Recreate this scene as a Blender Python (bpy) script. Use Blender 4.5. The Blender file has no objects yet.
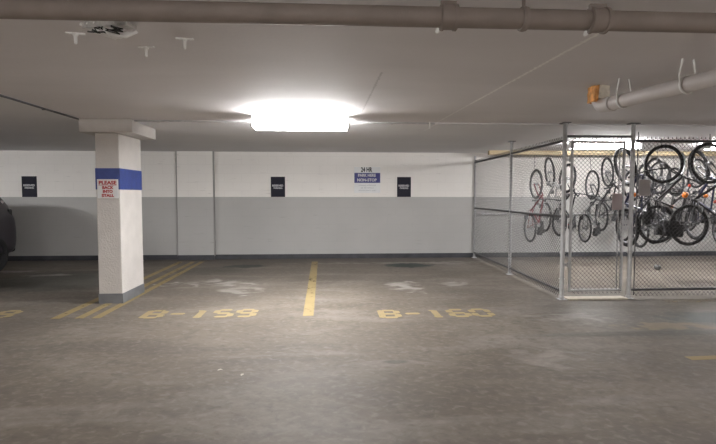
import bpy, bmesh, math, random
from math import sin, cos, pi, atan, radians as R
from mathutils import Vector, Matrix
random.seed(7)
scn = bpy.context.scene
COL = scn.collection

# ---------------------------------------------------------------- camera
cam_data = bpy.data.cameras.new('camera')
cam_data.sensor_width = 36.0
cam_data.lens = 36.0 * 500 / 716
cam_data.clip_start = 0.05
cam = bpy.data.objects.new('camera', cam_data)
COL.objects.link(cam)
cam.location = (0, 0, 1.5)
cam.rotation_euler = (pi/2 - atan(27/500), 0, -atan(30/500))
scn.camera = cam
# ---------------------------------------------------------------- world, exposure
world = bpy.data.worlds.new('world'); scn.world = world
world.use_nodes = True
bg = world.node_tree.nodes['Background']
bg.inputs[0].default_value = (0.8, 0.85, 1, 1)
bg.inputs[1].default_value = 0.02
scn.view_settings.view_transform = 'Standard'
scn.view_settings.look = 'None'
scn.view_settings.gamma = 1
scn.view_settings.use_curve_mapping = False
scn.view_settings.exposure = 0.3
MAIN, REAR, CAGE = 92.0, 88.0, 84.0      # brightness of the fluorescent fixtures
scn.cycles.max_bounces = 10
scn.cycles.diffuse_bounces = 6
scn.cycles.sample_clamp_indirect = 5

# ---------------------------------------------------------------- helpers
def tag(o, label=None, cat=None, group=None, kind=None):
    if label: o['label'] = label
    if cat: o['category'] = cat
    if group: o['group'] = group
    if kind: o['kind'] = kind
    return o

def thing(name, label, cat, loc=(0, 0, 0), rot=(0, 0, 0), group=None):
    o = bpy.data.objects.new(name, None)
    o.empty_display_size = 0.1
    COL.objects.link(o); o.location = loc; o.rotation_euler = rot
    return tag(o, label, cat, group)

def obj(name, bm, mat, parent=None, smooth=False, bevel=0):
    bmesh.ops.recalc_face_normals(bm, faces=bm.faces[:])
    me = bpy.data.meshes.new(name)
    bm.to_mesh(me); bm.free()
    me.materials.append(mat)
    if smooth:
        for p in me.polygons: p.use_smooth = True
        me.set_sharp_from_angle(angle=R(40))
    o = bpy.data.objects.new(name, me)
    COL.objects.link(o)
    if parent: o.parent = parent
    if bevel:
        m = o.modifiers.new('bevel', 'BEVEL'); m.width = bevel; m.segments = 2; m.limit_method = 'ANGLE'
    return o

def copy_tree(o, parent=None):
    c = o.copy(); COL.objects.link(c)
    if parent: c.parent = parent
    for ch in list(o.children): copy_tree(ch, c)
    return c

def box(bm, x0, x1, y0, y1, z0, z1):
    v = [bm.verts.new((x, y, z)) for x in (x0, x1) for y in (y0, y1) for z in (z0, z1)]
    for f in ((0,1,3,2), (4,6,7,5), (0,4,5,1), (2,3,7,6), (0,2,6,4), (1,5,7,3)):
        bm.faces.new([v[i] for i in f])
    return v

def B(*a):
    bm = bmesh.new(); box(bm, *a); return bm

def frame_for(d):
    d = d.normalized()
    a = Vector((0, 0, 1)) if abs(d.z) < 0.9 else Vector((1, 0, 0))
    u = d.cross(a).normalized(); w = d.cross(u).normalized()
    return u, w

def tube(bm, p, q, r, n=8, r2=None, caps=True):
    p, q = Vector(p), Vector(q)
    u, w = frame_for(q - p); r2 = r if r2 is None else r2
    A = [bm.verts.new(p + u*cos(2*pi*i/n)*r + w*sin(2*pi*i/n)*r) for i in range(n)]
    C = [bm.verts.new(q + u*cos(2*pi*i/n)*r2 + w*sin(2*pi*i/n)*r2) for i in range(n)]
    for i in range(n):
        j = (i+1) % n; bm.faces.new((A[i], A[j], C[j], C[i]))
    if caps: bm.faces.new(A[::-1]); bm.faces.new(C)

def path(bm, pts, r, n=8, closed=False):
    pts = [Vector(p) for p in pts]; rings = []; m = len(pts); up = None
    for i, p in enumerate(pts):
        if closed: d = pts[(i+1) % m] - pts[i-1]
        else: d = pts[min(i+1, m-1)] - pts[max(i-1, 0)]
        d.normalize()
        if up is None: u, w = frame_for(d)
        else:
            u = (up - d*up.dot(d)).normalized(); w = d.cross(u)
        up = u
        rings.append([bm.verts.new(p + u*cos(2*pi*k/n)*r + w*sin(2*pi*k/n)*r) for k in range(n)])
    for i in range(m if closed else m-1):
        a, b = rings[i], rings[(i+1) % m]
        for k in range(n):
            j = (k+1) % n; bm.faces.new((a[k], a[j], b[j], b[k]))
    if not closed:
        bm.faces.new(rings[0][::-1]); bm.faces.new(rings[-1])

def torus(bm, c, axis, rad, r, n=40, m=8, sq=1.0):
    c = Vector(c); u, w = frame_for(Vector(axis)); ax = Vector(axis).normalized()
    rings = []
    for i in range(n):
        a = 2*pi*i/n; d = u*cos(a) + w*sin(a)
        rings.append([bm.verts.new(c + d*(rad + r*cos(2*pi*k/m)) + ax*(r*sq*sin(2*pi*k/m))) for k in range(m)])
    for i in range(n):
        a, b = rings[i], rings[(i+1) % n]
        for k in range(m):
            j = (k+1) % m; bm.faces.new((a[k], a[j], b[j], b[k]))

def sphere(bm, c, r, sx=1, sy=1, sz=1, seg=12):
    bmesh.ops.create_uvsphere(bm, u_segments=seg, v_segments=max(6, seg//2), radius=r,
        matrix=Matrix.Translation(c) @ Matrix.Diagonal((sx, sy, sz, 1)))

# ---------------------------------------------------------------- materials
def nodes_of(m): return m.node_tree.nodes, m.node_tree.links
def mat(name, col, rough=0.6, metal=0.0, var=0.06, scale=6.0, bump=0.0, bscale=60.0, spec=0.5):
    m = bpy.data.materials.new(name); m.use_nodes = True
    N, L = nodes_of(m); b = N['Principled BSDF']
    b.inputs['Roughness'].default_value = rough; b.inputs['Metallic'].default_value = metal
    b.inputs['Specular IOR Level'].default_value = spec
    g = N.new('ShaderNodeNewGeometry'); t = N.new('ShaderNodeTexNoise')
    t.inputs['Scale'].default_value = scale; t.inputs['Detail'].default_value = 5
    L.new(g.outputs['Position'], t.inputs['Vector'])
    r = N.new('ShaderNodeValToRGB')
    r.color_ramp.elements[0].position = 0.3; r.color_ramp.elements[1].position = 0.7
    r.color_ramp.elements[0].color = tuple(c*(1-var) for c in col) + (1,)
    r.color_ramp.elements[1].color = tuple(min(1, c*(1+var)) for c in col) + (1,)
    L.new(t.outputs['Fac'], r.inputs[0]); L.new(r.outputs[0], b.inputs['Base Color'])
    if bump:
        t2 = N.new('ShaderNodeTexNoise'); t2.inputs['Scale'].default_value = bscale; t2.inputs['Detail'].default_value = 4
        L.new(g.outputs['Position'], t2.inputs['Vector'])
        bp = N.new('ShaderNodeBump'); bp.inputs['Strength'].default_value = bump; bp.inputs['Distance'].default_value = 0.01
        L.new(t2.outputs['Fac'], bp.inputs['Height']); L.new(bp.outputs[0], b.inputs['Normal'])
    return m

def emit(name, col, s):
    m = bpy.data.materials.new(name); m.use_nodes = True
    b = m.node_tree.nodes['Principled BSDF']
    b.inputs['Base Color'].default_value = (*col, 1)
    b.inputs['Emission Color'].default_value = (*col, 1); b.inputs['Emission Strength'].default_value = s
    return m

def math_(N, L, op, a, b=None, c=None, clamp=False):
    n = N.new('ShaderNodeMath'); n.operation = op; n.use_clamp = clamp
    for i, v in enumerate((a, b, c)):
        if v is None: continue
        if isinstance(v, (int, float)): n.inputs[i].default_value = v
        else: L.new(v, n.inputs[i])
    return n.outputs[0]

def mixc(N, L, fac, a, b):
    n = N.new('ShaderNodeMix'); n.data_type = 'RGBA'
    if isinstance(fac, (int, float)): n.inputs[0].default_value = fac
    else: L.new(fac, n.inputs[0])
    for k, v in ((6, a), (7, b)):
        if isinstance(v, tuple): n.inputs[k].default_value = (*v, 1)
        else: L.new(v, n.inputs[k])
    return n.outputs[2]

def wall_mat(name='painted_block', axis='XZ', split=1.455):
    """painted concrete block: white above, grey dado below, fine mortar joints"""
    m = bpy.data.materials.new(name); m.use_nodes = True
    N, L = nodes_of(m); b = N['Principled BSDF']; b.inputs['Roughness'].default_value = 0.65
    g = N.new('ShaderNodeNewGeometry'); s = N.new('ShaderNodeSeparateXYZ'); L.new(g.outputs['Position'], s.inputs[0])
    t = N.new('ShaderNodeTexNoise'); t.inputs['Scale'].default_value = 1.6; t.inputs['Detail'].default_value = 6
    L.new(g.outputs['Position'], t.inputs['Vector'])
    up = mixc(N, L, t.outputs['Fac'], (0.80, 0.775, 0.745), (0.88, 0.855, 0.825))
    lo = mixc(N, L, t.outputs['Fac'], (0.42, 0.415, 0.405), (0.485, 0.48, 0.47))
    wob = math_(N, L, 'MULTIPLY_ADD', t.outputs['Fac'], 0.01, split - 0.005)
    f = math_(N, L, 'GREATER_THAN', s.outputs['Z'], wob)
    base = mixc(N, L, f, lo, up)
    # scuffs low on the wall
    t3 = N.new('ShaderNodeTexNoise'); t3.inputs['Scale'].default_value = 5; t3.inputs['Detail'].default_value = 8
    mp = N.new('ShaderNodeMapping'); mp.inputs['Scale'].default_value = (0.5, 1, 4); L.new(g.outputs['Position'], mp.inputs[0]); L.new(mp.outputs[0], t3.inputs['Vector'])
    sc = math_(N, L, 'MULTIPLY', math_(N, L, 'SUBTRACT', t3.outputs['Fac'], 0.64, clamp=True), 3.0, clamp=True)
    base = mixc(N, L, sc, base, (0.22, 0.21, 0.20))
    cmb = N.new('ShaderNodeCombineXYZ')
    L.new(s.outputs['X' if axis == 'XZ' else 'Y'], cmb.inputs[0]); L.new(s.outputs['Z'], cmb.inputs[1])
    br = N.new('ShaderNodeTexBrick'); L.new(cmb.outputs[0], br.inputs['Vector'])
    br.inputs['Scale'].default_value = 1; br.inputs['Brick Width'].default_value = 0.4; br.inputs['Row Height'].default_value = 0.2
    br.inputs['Mortar Size'].default_value = 0.006; br.inputs['Mortar Smooth'].default_value = 0.4
    base = mixc(N, L, math_(N, L, 'MULTIPLY', br.outputs['Fac'], 0.07), base, (0.25, 0.24, 0.23))
    L.new(base, b.inputs['Base Color'])
    bp = N.new('ShaderNodeBump'); bp.invert = True; bp.inputs['Strength'].default_value = 0.25; bp.inputs['Distance'].default_value = 0.004
    L.new(br.outputs['Fac'], bp.inputs['Height']); L.new(bp.outputs[0], b.inputs['Normal'])
    return m

def ellipse_mask(N, L, sx, sy, noise, cx, cy, rx, ry, rough=0.9, soft=0.6):
    dx = math_(N, L, 'DIVIDE', math_(N, L, 'SUBTRACT', sx, cx), rx)
    dy = math_(N, L, 'DIVIDE', math_(N, L, 'SUBTRACT', sy, cy), ry)
    d = math_(N, L, 'ADD', math_(N, L, 'MULTIPLY', dx, dx), math_(N, L, 'MULTIPLY', dy, dy))
    d = math_(N, L, 'ADD', d, math_(N, L, 'MULTIPLY', math_(N, L, 'SUBTRACT', noise, 0.5), rough*4))
    return math_(N, L, 'DIVIDE', math_(N, L, 'SUBTRACT', 1.0, d), soft, clamp=True)

def floor_mat():
    m = bpy.data.materials.new('worn_concrete_floor'); m.use_nodes = True
    N, L = nodes_of(m); b = N['Principled BSDF']
    g = N.new('ShaderNodeNewGeometry'); s = N.new('ShaderNodeSeparateXYZ'); L.new(g.outputs['Position'], s.inputs[0])
    def noise(sc, det=6, mapping=None, dist=0.0):
        t = N.new('ShaderNodeTexNoise'); t.inputs['Scale'].default_value = sc; t.inputs['Detail'].default_value = det
        t.inputs['Distortion'].default_value = dist
        if mapping:
            mp = N.new('ShaderNodeMapping'); mp.inputs['Scale'].default_value = mapping[:3]
            if len(mapping) > 3: mp.inputs['Rotation'].default_value = (0, 0, mapping[3])
            L.new(g.outputs['Position'], mp.inputs[0]); L.new(mp.outputs[0], t.inputs['Vector'])
        else: L.new(g.outputs['Position'], t.inputs['Vector'])
        return t.outputs['Fac']
    n1 = noise(0.6, 8, None, 0.6); n2 = noise(5.0, 8); n3 = noise(40.0, 4); n4 = noise(1.3, 9, (0.45, 1.5, 1, 0.25), 0.8); n5 = noise(14.0, 8, (1, 1.3, 1, .8), 0.6)
    def ramp(f, lo, hi):
        mr = N.new('ShaderNodeMapRange'); mr.inputs[1].default_value = lo; mr.inputs[2].default_value = hi
        L.new(f, mr.inputs[0]); return mr.outputs[0]
    c = mixc(N, L, ramp(n1, 0.35, 0.68), (0.116, 0.097, 0.077), (0.176, 0.153, 0.127))
    c = mixc(N, L, math_(N, L, 'MULTIPLY', ramp(n4, 0.5, 0.75), 0.5), c, (0.27, 0.25, 0.228))
    c = mixc(N, L, math_(N, L, 'MULTIPLY', ramp(n4, 0.47, 0.3), 0.5), c, (0.105, 0.092, 0.082))
    c = mixc(N, L, math_(N, L, 'MULTIPLY', ramp(n2, 0.48, 0.72), 0.45), c, (0.09, 0.08, 0.07))
    c = mixc(N, L, math_(N, L, 'MULTIPLY', ramp(n3, 0.55, 0.8), 0.3), c, (0.10, 0.09, 0.083))
    c = mixc(N, L, math_(N, L, 'MULTIPLY', ramp(n5, 0.52, 0.72), 0.4), c, (0.26, 0.235, 0.21))
    c = mixc(N, L, math_(N, L, 'MULTIPLY', ramp(n5, 0.45, 0.3), 0.35), c, (0.075, 0.064, 0.055))
    nn = n2; nw = noise(3.5, 9, (0.8, 1.3, 1, 0.5), 0.8); X, Y = s.outputs['X'], s.outputs['Y']
    # grime strip along the back wall, tyre-dark parking bays
    grime = math_(N, L, 'MULTIPLY', ramp(math_(N, L, 'ADD', Y, math_(N, L, 'MULTIPLY', math_(N, L, 'SUBTRACT', n1, 0.5), 2.0)), 10.6, 11.6), 0.55)
    c = mixc(N, L, grime, c, (0.10, 0.09, 0.083))
    for cx, cy, rx, ry, k in ((1.72, 10.55, 0.62, 0.42, 1.0), (-1.75, 10.6, 0.55, 0.3, 0.8), (4.9, 5.75, 0.9, 0.42, 0.85), (3.6, 5.15, 1.9, 0.12, 0.35),
                              (-2.3, 10.0, 0.8, 0.6, 0.3), (-4.6, 9.0, 1.5, 1.3, 0.5), (-1.0, 2.9, 0.5, 0.16, 0.3), (0.6, 4.4, 0.15, 0.06, 0.4), (6.5, 5.9, 1.6, 0.5, 0.6)):
        e = ellipse_mask(N, L, X, Y, nn, cx, cy, rx*.95, ry*.95, .5)
        c = mixc(N, L, math_(N, L, 'MULTIPLY', e, k), c, (0.030, 0.041, 0.037))
    for cx, cy, rx, ry, k in ((1.3, 8.05, 0.28, 0.5, 0.85), (2.1, 8.3, 0.22, 0.2, 0.6), (-2.0, 8.6, 0.55, 0.35, 0.7), (-1.4, 7.9, 0.3, 0.45, 0.6), (-2.6, 8.5, 0.3, 0.15, 0.6),
                              (-5.2, 9.6, 0.45, 0.16, 0.8), (-6.0, 10.1, 0.5, 0.15, 0.6), (1.3, 10.9, 1.6, 0.14, 0.4), (3.0, 5.9, 0.45, 0.3, 0.35), (2.0, 4.4, 0.35, 0.3, 0.3), (2.8, 10.9, 0.6, 0.3, 0.4)):
        e = ellipse_mask(N, L, X, Y, nw, cx, cy, rx*1.1, ry*1.0, 1.7, 1.2)
        c = mixc(N, L, math_(N, L, 'MULTIPLY', e, k*0.75), c, (0.44, 0.415, 0.385))
    e = ellipse_mask(N, L, X, Y, nn, 3.9, 5.45, 0.55, 0.16, 1.2)
    c = mixc(N, L, math_(N, L, 'MULTIPLY', e, 0.45), c, (0.30, 0.235, 0.13))
    L.new(c, b.inputs['Base Color'])
    rr = N.new('ShaderNodeMapRange'); L.new(n1, rr.inputs[0]); rr.inputs[1].default_value = .3; rr.inputs[2].default_value = .7
    rr.inputs[3].default_value = 0.5; rr.inputs[4].default_value = 0.7; L.new(rr.outputs[0], b.inputs['Roughness'])
    b.inputs['Specular IOR Level'].default_value = 0.22
    bp = N.new('ShaderNodeBump'); bp.inputs['Strength'].default_value = 0.25; bp.inputs['Distance'].default_value = 0.006
    L.new(math_(N, L, 'ADD', n3, n2), bp.inputs['Height']); L.new(bp.outputs[0], b.inputs['Normal'])
    return m

def worn_paint(name, col, keep=0.55, scale=14):
    m = bpy.data.materials.new(name); m.use_nodes = True
    N, L = nodes_of(m); b = N['Principled BSDF']; b.inputs['Roughness'].default_value = 0.7
    g = N.new('ShaderNodeNewGeometry')
    t = N.new('ShaderNodeTexNoise'); t.inputs['Scale'].default_value = scale; t.inputs['Detail'].default_value = 8
    t0 = N.new('ShaderNodeTexNoise'); t0.inputs['Scale'].default_value = 2.2; t0.inputs['Detail'].default_value = 3
    L.new(g.outputs['Position'], t.inputs['Vector']); L.new(g.outputs['Position'], t0.inputs['Vector'])
    L.new(mixc(N, L, t0.outputs['Fac'], tuple(c*0.78 for c in col), tuple(min(1, c*1.15) for c in col)), b.inputs['Base Color'])
    a = math_(N, L, 'ADD', math_(N, L, 'MULTIPLY', t.outputs['Fac'], 0.7), math_(N, L, 'MULTIPLY', t0.outputs['Fac'], 0.3))
    mr = N.new('ShaderNodeMapRange'); L.new(a, mr.inputs[0])
    mr.inputs[1].default_value = 0.62 - keep*0.35; mr.inputs[2].default_value = 0.74 - keep*0.35
    mr.inputs[3].default_value = 0.1; mr.inputs[4].default_value = 0.95
    L.new(mr.outputs[0], b.inputs['Alpha'])
    return m

def ceiling_mat(name, lo, hi):
    m = bpy.data.materials.new(name); m.use_nodes = True
    N, L = nodes_of(m); b = N['Principled BSDF']; b.inputs['Roughness'].default_value = 0.75
    g = N.new('ShaderNodeNewGeometry'); s = N.new('ShaderNodeSeparateXYZ'); L.new(g.outputs['Position'], s.inputs[0])
    t = N.new('ShaderNodeTexNoise'); t.inputs['Scale'].default_value = 0.8; t.inputs['Detail'].default_value = 8; t.inputs['Distortion'].default_value = 0.5
    mp = N.new('ShaderNodeMapping'); mp.inputs['Scale'].default_value = (0.5, 1.6, 1); L.new(g.outputs['Position'], mp.inputs[0]); L.new(mp.outputs[0], t.inputs['Vector'])
    t2 = N.new('ShaderNodeTexNoise'); t2.inputs['Scale'].default_value = 25; t2.inputs['Detail'].default_value = 6; L.new(g.outputs['Position'], t2.inputs['Vector'])
    c = mixc(N, L, t.outputs['Fac'], lo, hi)
    # two old cracks filled with pale mineral, a few board marks left by the formwork
    def crack(x0, y0, x1, y1, w, col, k):
        nonlocal c
        dx, dy = x1-x0, y1-y0; ln = math.hypot(dx, dy); dx /= ln; dy /= ln
        px = math_(N, L, 'SUBTRACT', s.outputs['X'], x0); py = math_(N, L, 'SUBTRACT', s.outputs['Y'], y0)
        wob = math_(N, L, 'MULTIPLY', math_(N, L, 'SUBTRACT', t2.outputs['Fac'], 0.5), 0.05)
        perp = math_(N, L, 'ABSOLUTE', math_(N, L, 'ADD', math_(N, L, 'SUBTRACT', math_(N, L, 'MULTIPLY', px, dy), math_(N, L, 'MULTIPLY', py, dx)), wob))
        al = math_(N, L, 'ADD', math_(N, L, 'MULTIPLY', px, dx), math_(N, L, 'MULTIPLY', py, dy))
        f = math_(N, L, 'DIVIDE', math_(N, L, 'SUBTRACT', w, perp), w, clamp=True)
        f = math_(N, L, 'MULTIPLY', f, math_(N, L, 'GREATER_THAN', al, 0)); f = math_(N, L, 'MULTIPLY', f, math_(N, L, 'LESS_THAN', al, ln))
        c = mixc(N, L, math_(N, L, 'MULTIPLY', f, k), c, col)
    crack(1.72, 3.0, 1.6, 5.6, 0.022, (0.98, 0.97, 0.95), 1.0)
    crack(1.6, 5.6, 1.5, 7.8, 0.018, (0.95, 0.94, 0.92), 0.6)
    crack(0.45, 4.2, 0.42, 6.2, 0.014, (0.12, 0.11, 0.11), 0.35)
    L.new(c, b.inputs['Base Color'])
    bp = N.new('ShaderNodeBump'); bp.inputs['Strength'].default_value = 0.3; bp.inputs['Distance'].default_value = 0.008
    L.new(math_(N, L, 'ADD', t.outputs['Fac'], math_(N, L, 'MULTIPLY', t2.outputs['Fac'], 0.35)), bp.inputs['Height']); L.new(bp.outputs[0], b.inputs['Normal'])
    bp.inputs['Strength'].default_value = 0.55
    return m

M = dict(
    wall=wall_mat('painted_block_back', 'XZ'), wall_s=wall_mat('painted_block_side', 'YZ'), floor=floor_mat(),
    ceil=ceiling_mat('ceiling_paint', (0.64, 0.615, 0.62), (0.83, 0.80, 0.815)),
    ceil_far=ceiling_mat('ceiling_bare', (0.68, 0.67, 0.685), (0.78, 0.77, 0.785)),
    joint=mat('grey_joint_sealant', (0.30, 0.29, 0.285), 0.8),
    base=mat('dark_base_paint', (0.050, 0.052, 0.060), 0.6, var=0.3, scale=4),
    col=mat('column_paint', (0.60, 0.57, 0.545), 0.6, var=0.05, scale=5, bump=0.5, bscale=45),
    blue=mat('blue_paint', (0.030, 0.055, 0.235), 0.5, var=0.12, scale=8, bump=0.4, bscale=45),
    colbase=mat('grey_base_paint', (0.16, 0.165, 0.175), 0.6, var=0.15),
    yellow=worn_paint('yellow_line_paint', (0.29, 0.222, 0.105), 0.9),
    yellow_w=worn_paint('worn_yellow_number_paint', (0.34, 0.265, 0.135), 1.05, 30),
    yellow_f=worn_paint('faint_yellow_paint', (0.40, 0.30, 0.15), 0.2, 14),
    galv=mat('galvanised_steel', (0.50, 0.50, 0.51), 0.5, 0.2, var=0.12, scale=20),
    galv_d=mat('weathered_rail_steel', (0.14, 0.14, 0.15), 0.55, 0.4, var=0.2, scale=12),
    wire=mat('galvanised_wire', (0.085, 0.083, 0.082), 0.5, 0.0, var=0.15, scale=15),
    pipe=mat('brown_cast_pipe', (0.25, 0.21, 0.188), 0.6, var=0.1, scale=9),
    pvc=mat('white_pipe_paint', (0.62, 0.58, 0.565), 0.5, var=0.05, scale=6),
    rust=mat('rust_stained_plaster', (0.62, 0.30, 0.10), 0.8, var=0.5, scale=14),
    plaster=mat('old_white_plaster', (0.62, 0.57, 0.48), 0.8, var=0.15, scale=20),
    white=mat('white_enamel', (0.88, 0.88, 0.87), 0.4, var=0.02),
    signw=mat('white_sign_face', (0.78, 0.79, 0.80), 0.5, var=0.02),
    signb=mat('blue_sign_face', (0.045, 0.045, 0.20), 0.5, var=0.03),
    signd=mat('charcoal_sign_face', (0.030, 0.030, 0.042), 0.85, var=0.08, spec=0.15),
    signt=mat('white_lettering', (0.62, 0.62, 0.64), 0.5, var=0.02),
    signk=mat('black_lettering', (0.03, 0.03, 0.035), 0.5, var=0.02),
    signg=mat('grey_lettering', (0.40, 0.41, 0.45), 0.5, var=0.02),
    red=mat('red_lettering', (0.42, 0.03, 0.035), 0.5, var=0.05),
    plate=mat('grey_plate', (0.30, 0.275, 0.27), 0.55, 0.2, var=0.08),
    plate2=mat('pinkish_plate', (0.36, 0.30, 0.30), 0.55, 0.1, var=0.08),
    wood=mat('yellow_pine', (0.50, 0.41, 0.26), 0.65, var=0.25, scale=1.5),
    rubber=mat('tyre_rubber', (0.022, 0.022, 0.024), 0.75, var=0.15, bump=0.6, bscale=150),
    alloy=mat('bicycle_alloy', (0.28, 0.28, 0.29), 0.35, 0.8, var=0.05),
    blackp=mat('black_bicycle_paint', (0.02, 0.02, 0.024), 0.35, var=0.05),
    redp=mat('red_bicycle_paint', (0.19, 0.012, 0.022), 0.35, var=0.05),
    whitep=mat('white_bicycle_paint', (0.42, 0.42, 0.42), 0.35, var=0.05),
    bluep=mat('blue_bicycle_paint', (0.022, 0.026, 0.07), 0.35, var=0.05),
    silverp=mat('silver_bicycle_paint', (0.20, 0.205, 0.21), 0.35, 0.4, var=0.05),
    darkg=mat('dark_fabric', (0.028, 0.028, 0.03), 0.85, var=0.2),
    orange=mat('orange_reflector', (0.85, 0.24, 0.02), 0.35, var=0.03),
    redr=mat('red_reflector', (0.62, 0.06, 0.03), 0.3, var=0.03),
    carp=mat('dark_plum_car_paint', (0.038, 0.032, 0.042), 0.3, 0.2, var=0.03),
    glass=mat('dark_car_glass', (0.012, 0.014, 0.016), 0.08, var=0.02),
    trimk=mat('black_car_trim', (0.018, 0.018, 0.019), 0.6, var=0.1),
    lens=mat('pale_lamp_lens', (0.6, 0.55, 0.55), 0.15, var=0.05),
    foil=mat('crumpled_foil', (0.5, 0.49, 0.47), 0.35, 0.7, var=0.2, scale=40),
    cable=mat('black_cable', (0.02, 0.02, 0.02), 0.6),
    light_main=emit('fluorescent_diffuser', (1.0, 0.99, 0.98), MAIN),
    light_rear=emit('fluorescent_diffuser_rear', (1.0, 0.96, 0.93), REAR),
    light_cage=emit('fluorescent_diffuser_cage', (1.0, 0.98, 0.97), CAGE),
)

# ---------------------------------------------------------------- the setting
X0, X1, Y0, Y1, H = -13.0, 10.0, -8.0, 11.8, 2.5
def struct(name, bm, m, **k):
    return tag(obj(name, bm, m, **k), kind='structure')
struct('floor', B(X0-.2, X1+.2, Y0-.2, Y1+.2, -0.2, 0), M['floor'])
SX, SY = -3.30, 7.02            # the painted bay ends here; the bare slab beyond hangs 2 cm lower
struct('ceiling', B(X0-.2, X1+.2, Y0-.2, Y1+.2, H+.02, H+0.3), M['ceil'])
bm = bmesh.new(); box(bm, X0-.2, SX, Y0-.2, Y1+.2, H, H+.019); box(bm, SX, X1+.2, SY, Y1+.2, H, H+.019)
struct('ceiling', bm, M['ceil_far'])
struct('wall_back', B(X0-.2, X1+.2, Y1, Y1+.2, 0, H), M['wall'])
struct('wall_front', B(X0-.2, X1+.2, Y0-.2, Y0, 0, H+.02), M['wall'])
struct('wall_left', B(X0-.2, X0, Y0, Y1, 0, H+.02), M['wall_s'])
struct('wall_right', B(X1, X1+.2, Y0, Y1, 0, H+.02), M['wall_s'])
struct('trim_2', B(-3.475, -3.455, Y1-.074, Y1, .085, H), M['joint'])
struct('trim_3', B(-2.645, -2.620, Y1-.074, Y1, .085, H), M['joint'])
struct('trim_1', B(-3.46, -2.64, Y1-.07, Y1, 0, H), M['wall'], bevel=.006)      # shallow pilaster on the back wall
bm = bmesh.new(); box(bm, X0, -3.46, Y1-.015, Y1, 0, .11); box(bm, -2.64, X1, Y1-.015, Y1, 0, .11); box(bm, -3.465, -2.635, Y1-.085, Y1-.0, 0, .11)
struct('baseboard_back', bm, M['base'])

# ---------------------------------------------------------------- column
cl = thing('concrete_column', 'white concrete column with a blue painted band and flat capital, standing between the stalls', 'column', (-3.0, 7.44, 0))
cx0, cx1, cy0, cy1 = -.16, .16, -.40, .40
obj('shaft', B(cx0, cx1, cy0, cy1, 0, 2.34), M['col'], cl, bevel=.012)
obj('capital', B(-.32, .38, -.50, .42, 2.34, H+.02), M['col'], cl, bevel=.008)
def sleeve(z0, z1, t):
    bm = bmesh.new()
    for a in ((cx0-t, cx1+t, cy0-t, cy0), (cx0-t, cx1+t, cy1, cy1+t), (cx0-t, cx0, cy0, cy1), (cx1, cx1+t, cy0, cy1)):
        box(bm, *a, z0, z1)
    return bm
tag(obj('painted_band', sleeve(1.575, 1.865, .003), M['blue'], cl), 'dark blue painted band around the column')
tag(obj('base_band', sleeve(0, .14, .004), M['colbase'], cl), 'dark grey painted foot of the column')

# ---------------------------------------------------------------- lettering
def text(name, s, size, loc, m, parent, width=None, bold=0.0, ext=0.0015):
    cu = bpy.data.curves.new(name, 'FONT'); cu.body = s; cu.size = size; cu.align_x = 'CENTER'; cu.align_y = 'CENTER'
    cu.extrude = ext; cu.offset = bold; cu.resolution_u = 3
    tmp = bpy.data.objects.new(name, cu); COL.objects.link(tmp)
    bpy.context.view_layer.update()
    me = bpy.data.meshes.new_from_object(tmp.evaluated_get(bpy.context.evaluated_depsgraph_get()))
    bpy.data.objects.remove(tmp); bpy.data.curves.remove(cu)
    if width:
        xs = [v.co.x for v in me.vertices]; k = width/(max(xs)-min(xs))
        for v in me.vertices: v.co.x *= k
    me.materials.clear(); me.materials.append(m)
    o = bpy.data.objects.new(name, me); COL.objects.link(o); o.parent = parent
    o.location = loc; o.rotation_euler = (pi/2, 0, 0)
    return o

def bay_sign(xc, label):
    t = thing('parking_sign', label, 'sign', (xc, Y1, 1.455), group='charcoal parking signs on the back wall')
    obj('sign_board', B(-.165, .165, -.008, 0, 0, .47), M['signd'], t, bevel=.002)
    text('lettering', 'RESERVED', .062, (-.005, -.0095, .262), M['signt'], t, .25, .002)
    text('lettering', 'PARKING', .052, (0, -.0095, .205), M['signt'], t, .20, .0015)
    return t
bay_sign(-6.76, 'charcoal parking sign on the back wall near the dark car')
bay_sign(-1.165, 'charcoal parking sign on the back wall below the bright ceiling light')
bay_sign(1.80, 'charcoal parking sign on the back wall right of the white and blue notice')

t = thing('wall_notice', 'white notice with a dark blue band mounted on the back wall', 'sign', (.927, Y1, 1.55))
obj('sign_board', B(-.31, .31, -.006, 0, 0, .61), M['signw'], t, bevel=.002)
tag(obj('blue_band', B(-.305, .305, -.009, -.006, .235, .47), M['signb'], t), 'dark blue band')
text('lettering', '24 HR', .15, (-.02, -.008, .54), M['signk'], t, .27, .006)
text('lettering', 'PARK HERE', .095, (-.01, -.0105, .41), M['signt'], t, .42, .003)
text('lettering', 'NON-STOP', .095, (-.01, -.0105, .30), M['signt'], t, .46, .003)
text('lettering', 'towing enforced', .045, (0, -.008, .18), M['signg'], t, .40)
text('lettering', 'at all times', .045, (0, -.008, .12), M['signg'], t, .30)
text('lettering', 'vehicle owner pays', .04, (0, -.008, .06), M['signg'], t, .42)

t = thing('stall_sign', 'white sign with red letters fixed to the front of the column', 'sign', (-3.00, 7.0365, 1.455))
obj('sign_board', B(-.14, .14, -.006, 0, 0, .26), M['signw'], t, bevel=.002)
for s, z, w, sz in (('PLEASE', .210, .235, .066), ('BACK', .145, .15, .055), ('INTO', .092, .13, .052), ('STALL', .036, .165, .052)):
    text('lettering', s, sz, (0, -.0075, z), M['red'], t, w, .0025)
obj('underline', B(-.12, .12, -.0075, -.006, .176, .181), M['red'], t)

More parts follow.
